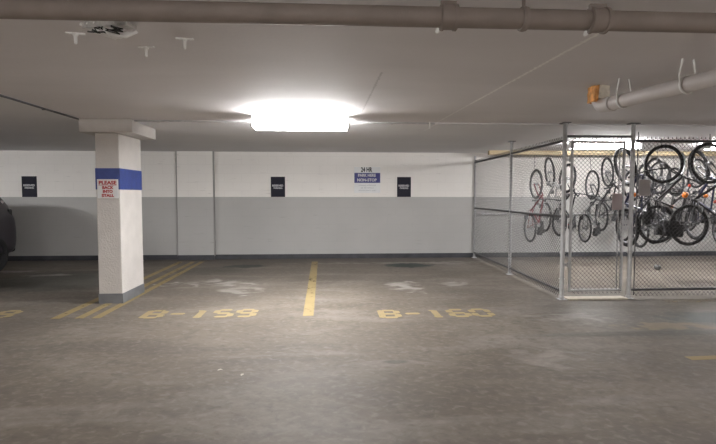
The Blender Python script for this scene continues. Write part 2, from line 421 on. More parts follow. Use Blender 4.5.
# ---------------------------------------------------------------- floor markings
def stripe(x0, y0, x1, y1, w, m, label, name='parking_line', group=None):
    d = Vector((x1-x0, y1-y0, 0)); nrm = Vector((-d.y, d.x, 0)).normalized()*w/2
    bm = bmesh.new()
    n = max(2, int(d.length/.25))
    lo = []; hi = []
    for i in range(n+1):
        p = Vector((x0, y0, .002)) + d*i/n
        j = random.uniform(-.004, .004)
        lo.append(bm.verts.new(p-nrm*(1+j*10))); hi.append(bm.verts.new(p+nrm*(1+j*8)))
    for i in range(n): bm.faces.new((lo[i], lo[i+1], hi[i+1], hi[i]))
    r = bmesh.ops.extrude_face_region(bm, geom=bm.faces[:])
    for v in r['geom']:
        if isinstance(v, bmesh.types.BMVert): v.co.z = .0005
    return tag(obj(name, bm, m), label, 'floor marking', group)
stripe(-.25, 6.16, -.30, 11.25, .135, M['yellow'], 'yellow stall line in the middle of the floor, between the two empty stalls')
stripe(-3.31, 6.20, -3.31, 11.4, .115, M['yellow'], 'left yellow line of the three running under the column', group='three yellow lines at the column')
stripe(-3.03, 6.20, -3.03, 11.4, .10, M['yellow'], 'middle yellow line of the three running under the column', group='three yellow lines at the column')
stripe(-2.83, 6.20, -2.83, 11.4, .10, M['yellow'], 'right yellow line of the three running under the column', group='three yellow lines at the column')
stripe(3.30, 4.33, 5.2, 4.42, .10, M['yellow'], 'short yellow line on the open floor in front of the bicycle cage')
stripe(4.75, 6.72, 8.6, 6.72, .16, M['yellow_f'], 'faint yellow strip along the foot of the front cage fence')

# stencilled stall numbers: strokes of a seven-part stencil with bridges between them
SEG = {'a': (0, 1, 1, 1), 'b': (1, 1, 1, .5), 'c': (1, .5, 1, 0), 'd': (0, 0, 1, 0), 'e': (0, 0, 0, .5), 'f': (0, .5, 0, 1), 'g': (0, .5, 1, .5),
       'v': (.5, 0, .5, 1), 'w': (.22, .8, .5, 1), 'x': (.15, 0, .85, 0), 'h': (-.05, .5, 1.05, .5)}
CH = {'B': 'abcdefg', '-': 'h', '1': 'vwx', '5': 'afgcd', '9': 'abfgcd', '6': 'afgecd', '0': 'abcdef', '8': 'abcdefg'}
def stall_number(s, x, y, adv, h, m, label):
    t = thing('stall_number', label, 'floor marking', (x, y, 0), group='stencilled stall numbers'); w = adv*.68; th = .085; x = y = 0
    for i, c in enumerate(s):
        ox = i*adv; bm = bmesh.new()
        for k in CH[c]:
            a, b_, c_, d_ = SEG[k]
            p = Vector((ox + a*w, y + b_*h, 0)); q = Vector((ox + c_*w, y + d_*h, 0))
            d = (q-p).normalized(); g = -.02 if (c == 'B' and k in 'ef') else .018; p += d*g; q -= d*g
            nn = Vector((-d.y, d.x, 0))*th/2; e = d*th*.45
            pts = [p-e*0, p+nn+e*.5, q+nn-e*.5, q, q-nn-e*.5, p-nn+e*.5]
            pts[0] = p - e*.2; pts[3] = q + e*.2
            lo = [bm.verts.new((v.x, v.y, .0005)) for v in pts]; hi = [bm.verts.new((v.x, v.y, .002)) for v in pts]
            bm.faces.new(hi); bm.faces.new(lo[::-1])
            for j in range(6): bm.faces.new((lo[j], lo[(j+1) % 6], hi[(j+1) % 6], hi[j]))
        obj('numeral', bm, m, t)
    return t
stall_number('B-159', -2.28, 6.19, .285, .36, M['yellow_w'], 'worn yellow stencilled B-159 on the floor right of the column')
stall_number('B-160', .67, 6.03, .295, .36, M['yellow_w'], 'worn yellow stencilled B-160 on the floor of the stall beside the cage')
stall_number('B-158', -5.32, 6.30, .29, .36, M['yellow_w'], 'worn yellow stencilled number cut off by the left edge of the photo')

# ---------------------------------------------------------------- ceiling lights
def fixture(x, y, z, L_, W_, mlight, label, drop=.04, dh=.085):
    t = thing('fluorescent_light', label, 'ceiling light', (x, y, z))
    hl, hw = L_/2, W_/2
    bm = bmesh.new(); box(bm, -hl, hl, -hw*.55, hw*.55, -drop, 0)
    obj('housing', bm, M['white'], t)
    bm = bmesh.new()                                   # wrap-around prismatic diffuser
    prof = [(-hw, -drop), (-hw, -drop-dh*.7), (-hw*.93, -drop-dh*.92), (-hw*.8, -drop-dh), (hw*.8, -drop-dh), (hw*.93, -drop-dh*.92), (hw, -drop-dh*.7), (hw, -drop)]
    a = [bm.verts.new((-hl+.012, p, q)) for p, q in prof]; b = [bm.verts.new((hl-.012, p, q)) for p, q in prof]
    for i in range(len(prof)):
        j = (i+1) % len(prof); bm.faces.new((a[i], a[j], b[j], b[i]))
    bm.faces.new(a); bm.faces.new(b[::-1])
    obj('diffuser', bm, mlight, t)
    for s in (-1, 1):
        bm = bmesh.new(); box(bm, s*hl-.012, s*hl+.012, -hw-.004, hw+.004, -drop-dh-.005, -drop+.004)
        obj('end_cap', bm, M['white'], t, bevel=.003)
    return t
fixture(-.345, 6.60, H+.02, 1.22, .42, M['light_main'], 'bright fluorescent ceiling light above the empty stalls', .03, .13)
fixture(5.2, 9.2, H, 1.30, .28, M['light_cage'], 'fluorescent ceiling light inside the bicycle cage above the gate')
fixture(7.85, 9.2, H, 1.30, .28, M['light_cage'], 'fluorescent ceiling light inside the bicycle cage at the right edge of the photo')
fixture(-.3, -2.2, H+.02, 1.3, .36, M['light_rear'], 'fluorescent ceiling light over the driving lane')
fixture(5.0, .2, H+.02, 1.3, .36, M['light_rear'], 'fluorescent ceiling light over the driving lane on the cage side')
fixture(-5.2, .2, H+.02, 1.3, .36, M['light_rear'], 'fluorescent ceiling light over the driving lane on the car side')
fixture(-8.2, 6.60, H, 1.22, .42, M['light_main'], 'fluorescent ceiling light above the dark car', .03, .13)

# conduits on the ceiling
bm = bmesh.new(); tube(bm, (.30, SY, H+.004), (1.5, SY, H+.004), .012); box(bm, .888, .912, SY-.02, SY+.02, H-.012, H)
tag(obj('conduit', bm, M['galv']), 'thin grey conduit on the ceiling right of the bright light', 'conduit')
bm = bmesh.new(); tube(bm, (-2.62, SY, H+.004), (-.98, SY, H+.004), .012)
for x in (-2.3, -1.4): box(bm, x-.012, x+.012, SY-.02, SY+.02, H-.012, H+.0)
tag(obj('conduit', bm, M['galv']), 'thin grey conduit along the ceiling from the column to the bright light', 'conduit')
bm = bmesh.new(); tube(bm, (SX+.0, 1.5, H+.004), (SX+.0, 6.9, H+.004), .012)
for y in (2.5, 3.7, 4.9, 6.1): box(bm, SX-.02, SX+.02, y-.012, y+.012, H-.012, H)
tag(obj('conduit', bm, M['galv_d']), 'thin dark conduit running along the ceiling on the left towards the column', 'conduit')

# ---------------------------------------------------------------- brown drain pipe
t = thing('drain_pipe', 'long brown pipe crossing below the ceiling along the top of the photo', 'pipe', (0, 2.45, 2.362))
bm = bmesh.new(); tube(bm, (-4.5, 0, 0), (5.5, 0, 0), .048, 24); obj('pipe_run', bm, M['pipe'], t, True)
for x in (.588, 1.335):
    bm = bmesh.new(); w = .042 if x < 1 else .048
    for a, b, r in ((-w, w, .058), (-w*.92, -w*.6, .063), (w*.6, w*.92, .063)): tube(bm, (x+a, 0, 0), (x+b, 0, 0), r, 24)
    box(bm, x-w*.9, x+w*.9, -.01, .01, .05, .078)
    c = obj('coupling', bm, M['pipe'], t, True)
    bm = bmesh.new(); tube(bm, (x-w-.012, -.0, -.052), (x-w-.012, 0, -.068), .008); sphere(bm, (x-w-.012, 0, -.068), .011, 1, 1, 1)
    tag(obj('clamp_bolt', bm, M['white'], t), 'white clamp bolt')
bm = bmesh.new()
torus(bm, (.96, 0, 0), (1, 0, 0), .052, .008, 28, 6, 2.2); tube(bm, (.96, 0, .055), (.96, 0, .158), .009)
box(bm, .93, .99, -.03, .03, .148, .158)
obj('hanger', bm, M['pipe'], t)
bm = bmesh.new()
torus(bm, (-2.6, 0, 0), (1, 0, 0), .052, .008, 28, 6, 2.2); tube(bm, (-2.6, 0, .055), (-2.6, 0, .158), .009)
obj('hanger', bm, M['pipe'], t)

# ---------------------------------------------------------------- white pipe with stained elbow
t = thing('white_pipe', 'white pipe under the ceiling ending in an elbow stained orange with rust', 'pipe', (2.55, 4.60, 2.33))
d = Vector((.165, -1.0, 0)).normalized(); top_ = 2.519-2.33
bm = bmesh.new(); tube(bm, d*.10, d*2.06, .061, 20); obj('pipe_run', bm, M['pvc'], t, True)
bm = bmesh.new()
pts = [d*.14, d*.06]
for i in range(1, 7):
    a = pi/2*i/6; pts.append(d*(.06-.08*sin(a)) + Vector((0, 0, .08*(1-cos(a)))))
pts.append(pts[-1] + Vector((0, 0, .05)))
path(bm, pts, .064, 18); obj('elbow', bm, M['pvc'], t, True)
bm = bmesh.new(); tube(bm, d*.12, d*.17, .070, 20); obj('collar', bm, M['pvc'], t, True)
e = pts[-1]
bm = bmesh.new(); box(bm, e.x-.035, e.x+.065, e.y-.07, e.y+.07, .065, top_)
bmesh.ops.subdivide_edges(bm, edges=bm.edges[:], cuts=3, use_grid_fill=True)
for v in bm.verts: v.co += Vector((random.uniform(-.006, .006), random.uniform(-.006, .006), random.uniform(-.006, .004)))
tag(obj('plaster_patch', bm, M['plaster'], t), 'cream plaster patch where the pipe enters the ceiling')
bm = bmesh.new(); box(bm, e.x-.078, e.x-.038, e.y-.078, e.y+.06, .045, top_-.004)
bmesh.ops.subdivide_edges(bm, edges=bm.edges[:], cuts=3, use_grid_fill=True)
for v in bm.verts: v.co += Vector((random.uniform(-.006, .006), random.uniform(-.006, .006), random.uniform(-.01, .006)))
tag(obj('rust_stain', bm, M['rust'], t), 'orange rust crust on the elbow')
for s_ in (.30, .95):
    bm = bmesh.new(); c = d*s_
    torus(bm, c, d, .067, .006, 24, 6, 2.0)
    u = Vector((d.y, -d.x, 0))
    for k in (-1, 1): path(bm, [c + u*.062*k, c + u*.075*k + Vector((0, 0, .07)), c + u*.05*k + Vector((0, 0, top_))], .006, 6)
    obj('strap', bm, M['white'], t)

# ---------------------------------------------------------------- ceiling hooks and broken bracket
def hook(x, y, rz, label):
    t = thing('ceiling_hook', label, 'hook', (x, y, H+.02), (0, 0, rz), 'white ceiling hooks beside the broken bracket')
    bm = bmesh.new(); box(bm, -.055, .055, -.010, .010, -.008, 0); tube(bm, (-.035, 0, -.010), (-.035, 0, -.006), .008); tube(bm, (.035, 0, -.010), (.035, 0, -.006), .008)
    obj('plate', bm, M['white'], t)
    bm = bmesh.new(); tube(bm, (0, 0, 0), (0, 0, -.06), .012, 8, .010); sphere(bm, (0, 0, -.062), .010); sphere(bm, (0, 0, -.012), .018, 1, 1, .6)
    obj('stem', bm, M['white'], t)
    return t
hook(-1.585, 3.31, .2, 'white ceiling hook left of the broken bracket')
hook(-1.245, 3.58, -.1, 'white ceiling hook nearest the bright light, below the broken bracket in view')
hook(-.93, 3.38, .1, 'white ceiling hook right of the broken bracket')
t = thing('light_bracket', 'broken metal bracket with loose black cables hanging from the ceiling', 'bracket', (-1.30, 3.10, H+.02), (0, 0, -.35))
bm = bmesh.new(); box(bm, -.13, .10, -.05, .05, -.012, 0); box(bm, -.13, .10, -.055, -.05, -.04, 0); box(bm, .08, .15, -.01, .07, -.03, -.012)
obj('mounting_plate', bm, M['foil'], t)
bm = bmesh.new()
for k in range(4):
    pts = [Vector((-.10+.05*k, -.03, -.015))]
    for j in range(7): pts.append(Vector((-.12+.045*k+random.uniform(-.03, .05)+j*.012, random.uniform(-.05, .07), -.03-random.uniform(0, .035))))
    path(bm, pts, .0045, 6)
tag(obj('cable', bm, M['cable'], t), 'tangle of black cable')
bm = bmesh.new()
for k in range(3):
    path(bm, [(-.15+.05*k, -.05, -.01), (-.09+.05*k, 0, -.045-.01*k), (-.02+.04*k, .08, -.065), (.03+.03*k, .14, -.02)], .011, 6)
tag(obj('bracket_arm', bm, M['white'], t), 'bent pale bracket arm')
bm = bmesh.new(); tube(bm, (1.42, 6.97, H+.02), (1.42, 6.97, H-.075), .008, 8, .012)
tag(obj('ceiling_peg', bm, M['white']), 'tiny white peg hanging from the ceiling between the bright light and the cage', 'hook')

# ---------------------------------------------------------------- chain link fence
def chain_link(W_, H_, sp=.062, r=.0031):
    """diamond mesh in the local XZ plane; each diagonal wire clipped to the panel, alternating over and under"""
    bm = bmesh.new()
    rise = 1.0
    k = -H_
    def wire(x0, z0, x1, z1, yo):
        if abs(x1-x0) < .004: return
        tube(bm, (x0, yo, z0), (x1, yo, z1), r, 3, caps=False)
    n = int((W_+H_)/sp)+1
    for i in range(n+1):
        c = -H_ + i*sp
        x0, z0 = (c, 0) if c > 0 else (0, -c)
        x1, z1 = (c+H_, H_) if c+H_ < W_ else (W_, W_-c)
        if x1 > x0: wire(x0, z0, x1, z1, .002)
        c2 = i*sp
        x0, z0 = (c2, 0) if c2 < W_ else (W_, c2-W_)
        x1, z1 = (c2-H_, H_) if c2-H_ > 0 else (0, c2)
        if x0 > x1: wire(x0, z0, x1, z1, -.002)
    x = .01
    while x < W_-.03:                                     # twisted barbs along the top selvage
        tube(bm, (x, 0, H_), (x+.010, 0, H_+.028), r*1.5, 3); tube(bm, (x+.014, 0, H_), (x+.006, 0, H_+.028), r*1.5, 3)
        x += sp
    return bm

FY, FX = 6.94, 3.35
GRP = None
# side fence: along Y from the corner to the back wall
t = thing('chain_link_fence', 'side fence of the bicycle cage, running from the corner post back to the wall', 'fence', (FX, FY, 0), (0, 0, pi/2-math.atan2(.15, Y1-FY)))
Ls = Y1-FY
def post(x, y, r, z1, parent, flange=True, m='galv'):
    bm = bmesh.new(); tube(bm, (x, y, 0), (x, y, z1), r, 14)
    p = obj('post', bm, M[m], parent, True)
    if flange:
        bm = bmesh.new(); box(bm, x-.07, x+.07, y-.055, y+.055, z1-.012, z1)
        obj('ceiling_plate', bm, M['galv_d'], p)
    bm = bmesh.new(); box(bm, x-.055, x+.055, y-.055, y+.055, 0, .01); tube(bm, (x, y, 0), (x, y, .05), r*1.25, 12)
    obj('base_plate', bm, M['galv'], p)
    return p
post(0, 0, .030, H+.02, t); post(2.25, 0, .028, H, t); post(Ls-.04, 0, .025, 2.42, t, False)
for z in (2.27, 1.19, .12):
    bm = bmesh.new(); tube(bm, (.03, 0.0, z), (Ls-.04, 0.0, z), .019, 10); obj('rail', bm, M['galv_d'], t, True)
o = obj('wire_mesh', chain_link(Ls-.06, 2.26), M['wire'], t); o.location = (.03, .024, .04)
for x in (0, 2.25, Ls-.04):
    for k in range(6):
        bm = bmesh.new(); torus(bm, (x, 0, .30+k*.37), (0, 0, 1), .038, .004, 14, 5); obj('tension_band', bm, M['galv'], t)

# gate
gx0, gx1 = 3.462, 4.245
t = thing('chain_link_gate', 'closed chain link gate in the front of the bicycle cage', 'gate', (gx0, FY, 0))
gw = gx1-gx0-.02
bm = bmesh.new()
g0, g1 = .13, 2.25
tube(bm, (0, 0, g0-.02), (0, 0, g1+.02), .020, 12); tube(bm, (gw, 0, g0-.02), (gw, 0, g1+.02), .020, 12)
tube(bm, (0, 0, g0), (gw, 0, g0), .020, 12); tube(bm, (0, 0, g1), (gw, 0, g1), .020, 12)
obj('gate_frame', bm, M['galv'], t, True)
o = obj('wire_mesh', chain_link(gw-.03, 2.20), M['wire'], t); o.location = (.015, -.012, .08)
bm = bmesh.new(); tube(bm, (gw-.065, 0, g0), (gw-.065, 0, g1), .009, 8); obj('tension_bar', bm, M['galv'], t)
for z in (.5, 2.0):
    bm = bmesh.new(); tube(bm, (-.03, 0, z-.035), (-.03, 0, z+.035), .014, 10); box(bm, -.085, 0, -.006, .006, z-.02, z+.02)
    obj('hinge', bm, M['galv'], t)
bm = bmesh.new(); box(bm, gw-.02, gw+.075, -.03, -.018, 1.08, 1.14); tube(bm, (gw+.03, -.025, 1.04), (gw+.03, -.025, 1.18), .009); box(bm, gw+.0, gw+.05, -.05, -.028, 1.0, 1.06)
obj('latch', bm, M['galv'], t)
# a second slim jamb post for the gate belongs to the front fence
t = thing('chain_link_fence', 'front fence of the bicycle cage, right of the gate post', 'fence', (4.35, FY, 0))
Lf = X1-4.35
post(0, 0, .030, H+.02, t); post(2.9, 0, .028, H+.02, t); post(Lf-.04, 0, .025, 2.42, t, False)
for z in (2.27, .13):
    bm = bmesh.new(); tube(bm, (.03, 0, z), (Lf-.04, 0, z), .019, 10); obj('rail', bm, M['galv_d'], t, True)
bm = bmesh.new(); tube(bm, (.075, 0, .05), (.075, 0, 2.4), .008, 8)
obj('tension_bar', bm, M['galv_d'], t)
o = obj('wire_mesh', chain_link(Lf-.1, 2.26), M['wire'], t); o.location = (.05, -.024, .04)
for k in range(6):
    bm = bmesh.new(); torus(bm, (0, 0, .30+k*.37), (0, 0, 1), .038, .004, 14, 5); obj('tension_band', bm, M['galv'], t)
# header over the gate
t = tag(obj('header_rail', (lambda bm: (tube(bm, (FX+.035, FY+.0, 2.33), (4.316, FY+.0, 2.33), .017, 10), bm)[1])(bmesh.new()), M['galv_d']),
        'grey steel rail over the gate between the two tall posts', 'rail')
bm = B(FX+.06, 4.29, FY-.09, FY+.09, 0, .025)
tag(obj('gate_threshold', bm, M['plaster'], bevel=.006), 'low pale concrete threshold under the gate', 'threshold')

def plaque(x, z, w, h, m, label):
    t = thing('blank_plate', label, 'sign', (x, FY-.036, z))
    bm = B(-w/2, w/2, -.004, 0, -h/2, h/2); obj('plate', bm, m, t, bevel=.0015)
    bm = bmesh.new()
    bm.free()
    for sx in (-1, 1):
        for sz in (-1, 1):
            bm = bmesh.new(); tube(bm, (sx*(w/2-.015), -.007, sz*(h/2-.015)), (sx*(w/2-.015), .012, sz*(h/2-.015)), .003, 6)
            obj('wire_tie', bm, M['galv'], t)
plaque(4.515, 1.605, .175, .235, M['plate'], 'plain grey plate wired to the fence just right of the gate post')
plaque(4.115, 1.405, .150, .235, M['plate2'], 'plain pinkish grey plate wired to the gate')

# ---------------------------------------------------------------- cage interior
tag(obj('wooden_beam', B(3.62, X1, 11.08, 11.2, 2.405, 2.5), M['wood'], bevel=.004), 'yellow wooden beam fixed under the ceiling above the hanging bicycles', 'beam')
t = thing('rack_rail', 'steel rail on the back wall behind the hanging bicycles', 'rail', (0, Y1, 1.04))
bm = bmesh.new(); tube(bm, (3.66, -.05, 0), (9.6, -.05, 0), .02, 10); obj('rail', bm, M['galv'], t, True)
bm = bmesh.new()
for x in (3.72, 5.2, 6.7, 8.2, 9.5): tube(bm, (x, -.05, 0), (x, 0, 0), .016, 8); box(bm, x-.04, x+.04, -.008, 0, -.05, .05)
obj('bracket', bm, M['galv'], t)

# bicycles: built as they hang, front wheel up; local Z runs rear to front, local -Y is the bicycle's up, wheels towards the wall
def Q(x, y, z): return Vector((-y, -z, x + .87))
WR, WF = (-.53, 0, .34), (.53, 0, .34)
def wheel(parent, c, steer, tyre_r, spoke_mat, name='wheel', disc=False):
    e = bpy.data.objects.new(name, None); e.empty_display_size = .05; COL.objects.link(e); e.parent = parent
    e.location = Q(*c)
    e.rotation_euler = (-R(18)*0, 0, 0)
    if steer:       # turn about the head-tube axis, which in this hanging pose lies in the local YZ plane
        ax = Q(.53-.62*.30, 0, .34+.62) - Q(.53, 0, .34)
        e.rotation_mode = 'QUATERNION'
        from mathutils import Quaternion
        e.rotation_quaternion = Quaternion(ax.normalized(), steer)
    bm = bmesh.new(); torus(bm, (0, 0, 0), (1, 0, 0), .34-tyre_r, tyre_r, 44, 10)
    obj('tyre', bm, M['rubber'], e, True)
    bm = bmesh.new(); torus(bm, (0, 0, 0), (1, 0, 0), .34-tyre_r*2-.004, .009, 44, 6, 1.5)
    obj('rim', bm, M['galv_d'] if spoke_mat != 'blackp' else M['blackp'], e, True)
    bm = bmesh.new()
    for k in range(28):
        a = 2*pi*k/28; b = a + (.35 if k % 4 < 2 else -.35); s = .03 if k % 2 else -.03
        rr = .34-tyre_r*2
        tube(bm, (s, .02*cos(b), .02*sin(b)), (0, rr*cos(a), rr*sin(a)), .0013, 3, caps=False)
    obj('spokes', bm, M['alloy'], e)
    bm = bmesh.new(); tube(bm, (-.05, 0, 0), (.05, 0, 0), .008, 8); tube(bm, (-.035, 0, 0), (.035, 0, 0), .022, 10); tube(bm, (-.036, 0, 0), (-.030, 0, 0), .032, 12); tube(bm, (.030, 0, 0), (.036, 0, 0), .032, 12)
    if disc: tube(bm, (.040, 0, 0), (.043, 0, 0), .08, 20)
    obj('hub', bm, M['alloy'], e, True)
    return e

def make_bike(fm, tyre=.025, steer=0.0, bar='flat', bag=None, fender=False, light=None, seat_h=.95, step=False, fork_m=None, basket=False, barm='blackp', pannier=False):
    t = thing('bicycle', '', 'bicycle')
    spk = fm
    bb = (-.11, 0, .29); st = (-.26, 0, .78); hb = (.345, 0, .70); ht = (.30, 0, .84)
    wheel(t, WR, 0, tyre, spk)
    bm = bmesh.new()
    if step: tube(bm, Q(*bb), Q(.34, 0, .72), .019, 10); path(bm, [Q(-.17, 0, .48), Q(.05, 0, .47), Q(.31, 0, .80)], .015, 10)
    else: tube(bm, Q(*bb), Q(*hb), .021, 10); tube(bm, Q(-.25, 0, .75), Q(.31, 0, .81), .017, 10)
    tube(bm, Q(*bb), Q(*st), .016, 10); tube(bm, Q(*hb), Q(*ht), .021, 10); tube(bm, Q(-.11, -.04, .29), Q(-.11, .04, .29), .024, 12)
    for s in (-1, 1):
        tube(bm, Q(-.11, s*.025, .29), Q(-.53, s*.062, .34), .010, 8, .008)
        tube(bm, Q(-.25, s*.02, .73), Q(-.53, s*.062, .34), .008, 8, .007)
    obj('frame', bm, M[fm], t, True)
    # fork, stem and bars turn with the front wheel
    f = bpy.data.objects.new('front_end', None); f.empty_display_size = .05; COL.objects.link(f); f.parent = t
    from mathutils import Quaternion
    piv = Q(*hb); ax = (Q(*ht) - Q(*hb)).normalized()
    q = Quaternion(ax, steer)
    f.location = piv; f.rotation_mode = 'QUATERNION'; f.rotation_quaternion = q
    def F(x, y, z): return Q(x, y, z) - piv
    bm = bmesh.new()
    tube(bm, F(.35, -.055, .66), F(.35, .055, .66), .014, 8); tube(bm, F(.35, 0, .66), F(.30, 0, .86), .012, 8)
    for s in (-1, 1): path(bm, [F(.35, s*.052, .67), F(.42, s*.054, .52), F(.53, s*.05, .34)], .012, 8)
    obj('fork', bm, M[fork_m or fm], f, True)
    bm = bmesh.new()
    tube(bm, F(.30, 0, .86), F(.28, 0, .92), .015, 8); tube(bm, F(.28, 0, .92), F(.36, 0, .96), .014, 8)
    if bar == 'flat':
        path(bm, [F(.33, -.31, .985), F(.35, -.12, .965), F(.36, 0, .96), F(.35, .12, .965), F(.33, .31, .985)], .011, 8)
    else:
        for s in (-1, 1): path(bm, [F(.36, 0, .96), F(.37, s*.16, .96), F(.43, s*.20, .955), F(.47, s*.205, .91), F(.45, s*.21, .85), F(.36, s*.21, .83)], .012, 8)
    obj('handlebar', bm, M[barm], f, True)
    for s in (-1, 1):
        bm = bmesh.new()
        if bar == 'flat':
            tube(bm, F(.325, s*.32, .986), F(.338, s*.20, .975), .017, 10); obj('grip', bm, M['rubber'], f, True)
            bm = bmesh.new(); path(bm, [F(.36, s*.19, .97), F(.40, s*.22, .95), F(.40, s*.30, .93)], .006, 6)
        else:
            tube(bm, F(.40, s*.21, .83), F(.35, s*.21, .83), .016, 8); obj('grip', bm, M['rubber'], f, True)
            bm = bmesh.new(); tube(bm, F(.45, s*.208, .93), F(.47, s*.208, .99), .018, 8)
        obj('brake_lever', bm, M['blackp'], f, True)
    # front wheel sits in front_end
    w = wheel(t, WF, 0, tyre, spk); w.parent = f; w.location = F(*WF)
    # saddle
    sx = -.26 - (seat_h-.78)*.28
    bm = bmesh.new(); tube(bm, Q(*st), Q(sx, 0, seat_h-.03), .013, 8); obj('seat_post', bm, M['alloy'], t, True)
    bm = bmesh.new()
    prof = [(.15, .018, .0), (.08, .026, .006), (0, .045, .01), (-.07, .075, .02), (-.12, .07, .022)]
    ra = []
    for dx, hw, dz in prof:
        ra.append([bm.verts.new(Q(sx+dx, yy*hw, seat_h+dz+zz)) for yy, zz in ((-1, -.02), (-.8, .01), (0, .018), (.8, .01), (1, -.02), (0, -.012))])
    for a, b in zip(ra, ra[1:]):
        for k in range(6): bm.faces.new((a[k], a[(k+1) % 6], b[(k+1) % 6], b[k]))
    bm.faces.new(ra[0]); bm.faces.new(ra[-1][::-1])
    obj('saddle', bm, M['darkg'], t, True)
    # drivetrain
    bm = bmesh.new(); torus(bm, Q(-.11, -.055, .29), (1, 0, 0), .085, .006, 28, 5)
    for k in range(5): tube(bm, Q(-.11, -.055, .29), Q(-.11+.082*cos(k*1.257), -.055, .29+.082*sin(k*1.257)), .006, 6)
    for k, r in enumerate((.055, .045, .035, .027)): tube(bm, Q(-.53, -.042-.006*k, .34), Q(-.53, -.045-.006*k, .34), r, 18)
    path(bm, [Q(-.53, -.055, .34-.035), Q(-.55, -.055, .24), Q(-.53, -.055, .22)], .008, 6)
    tube(bm, Q(-.53, -.055, .385), Q(-.11, -.055, .375), .004, 4); tube(bm, Q(-.53, -.055, .215), Q(-.11, -.055, .205), .004, 4)
    obj('chainring', bm, M['alloy'], t)
    bm = bmesh.new(); tube(bm, Q(-.11, -.075, .29), Q(-.11+.15, -.085, .29-.08), .010, 6); tube(bm, Q(-.11, .075, .29), Q(-.11-.15, .085, .29+.08), .010, 6); tube(bm, Q(-.11, -.08, .29), Q(-.11, .08, .29), .012, 8)
    obj('crank', bm, M['alloy'], t, True)
    for s in (-1, 1):
        px, pz = -.11 - s*.15, .29 + s*.08
        bm = bmesh.new()
        a, b = Q(px-.045, s*.09, pz-.012), Q(px+.045, s*.18, pz+.012)
        box(bm, min(a.x, b.x), max(a.x, b.x), min(a.y, b.y), max(a.y, b.y), min(a.z, b.z), max(a.z, b.z))
        obj('pedal', bm, M['blackp'], t, bevel=.004)
    if fender:
        for cc, a0, a1, par, off in ((WR, .3, 2.6, t, Vector((0, 0, 0))), (WF, .9, 2.7, f, piv)):
            bm = bmesh.new(); prev = None
            for i in range(15):
                a = a0 + (a1-a0)*i/14
                row = [bm.verts.new(Q(cc[0]+.365*cos(a), s*.028, cc[2]+(.365-.01*(s*s))*sin(a)) - off) for s in (-1, -.5, 0, .5, 1)]
                if prev:
                    for k in range(4): bm.faces.new((prev[k], prev[k+1], row[k+1], row[k]))
                prev = row
            r_ = bmesh.ops.solidify(bm, geom=bm.faces[:], thickness=.003)
            obj('mudguard', bm, M[fender], par, True)
    if bag:
        bm = bmesh.new(); a, b = Q(sx-.20, -.05, seat_h-.13), Q(sx-.02, .05, seat_h-.03)
        box(bm, min(a.x, b.x), max(a.x, b.x), min(a.y, b.y), max(a.y, b.y), min(a.z, b.z), max(a.z, b.z))
        obj('saddle_bag', bm, M[bag], t, bevel=.02)
    if basket:
        bm = bmesh.new()
        a, b = F(.40, -.17, .66), F(.66, .17, .92)
        lo = Vector([min(a[i], b[i]) for i in range(3)]); hi = Vector([max(a[i], b[i]) for i in range(3)])
        for i in range(7):
            z = lo.z + (hi.z-lo.z)*i/6; y = lo.y + (hi.y-lo.y)*i/6; x = lo.x + (hi.x-lo.x)*i/6
            for yy in (lo.y, hi.y): tube(bm, (x, yy, lo.z), (x, yy, hi.z), .003, 4)
            for xx in (lo.x, hi.x): tube(bm, (xx, lo.y, z), (xx, hi.y, z), .003, 4); tube(bm, (xx, y, lo.z), (xx, y, hi.z), .003, 4)
        obj('basket', bm, M['galv_d'], f)
    if pannier:
        for s in (-1, 1):
            bm = bmesh.new(); a, b = Q(-.72, s*.07, .40), Q(-.44, s*.19, .72)
            box(bm, min(a.x, b.x), max(a.x, b.x), min(a.y, b.y), max(a.y, b.y), min(a.z, b.z), max(a.z, b.z))
            obj('pannier', bm, M['darkg'], t, bevel=.03)
        bm = bmesh.new(); path(bm, [Q(-.26, -.06, .72), Q(-.72, -.06, .73), Q(-.72, .06, .73), Q(-.26, .06, .72)], .006, 6); obj('luggage_rack', bm, M['blackp'], t)
    for lm, (x, y, z, s) in (light or {}).items():
        bm = bmesh.new(); sphere(bm, Q(x, y, z), s, 1.3, .8, 1)
        obj('reflector', bm, M[lm.split(':')[0]], t, True)
    return t

def hang(b, x, y, z, yaw, lean, label, hook_to='wall'):
    """x, y, z: centre of the raised front wheel"""
    m = Matrix.Rotation(yaw, 3, 'Z') @ Matrix.Rotation(lean, 3, 'X')
    U = Vector((x, y, z)); root = U - m @ Vector((0, -.34, 1.40))
    b.location = root; b.rotation_euler = (lean, 0, yaw); b['label'] = label; b['group'] = 'bicycles hanging in the cage'
    # the hook the wheel hangs from
    w_ = label.replace('hanging ', '').replace('and ', '').split(); hl = 'hook of the ' + ' '.join(w_[:13])
    top = U + m @ Vector((0, 0, .285))
    h = thing('bicycle_hook', hl, 'hook', tuple(top), group='hooks of the hanging bicycles')
    bm = bmesh.new()
    pts = [Vector((.02, 0, -.03)), Vector((.0, 0, -.012)), Vector((-.0, 0, .0)), Vector((-.045, .02, .03)), Vector((-.05, .04, .06))]
    pts.append(Vector((-.05, .05, 2.50 - top.z)) if hook_to == 'ceiling' else Vector((-.05, 11.14-top.y-0.0, 2.41-top.z)))
    path(bm, pts, .006, 6); obj('rod', bm, M['galv_d'], h)
    return b

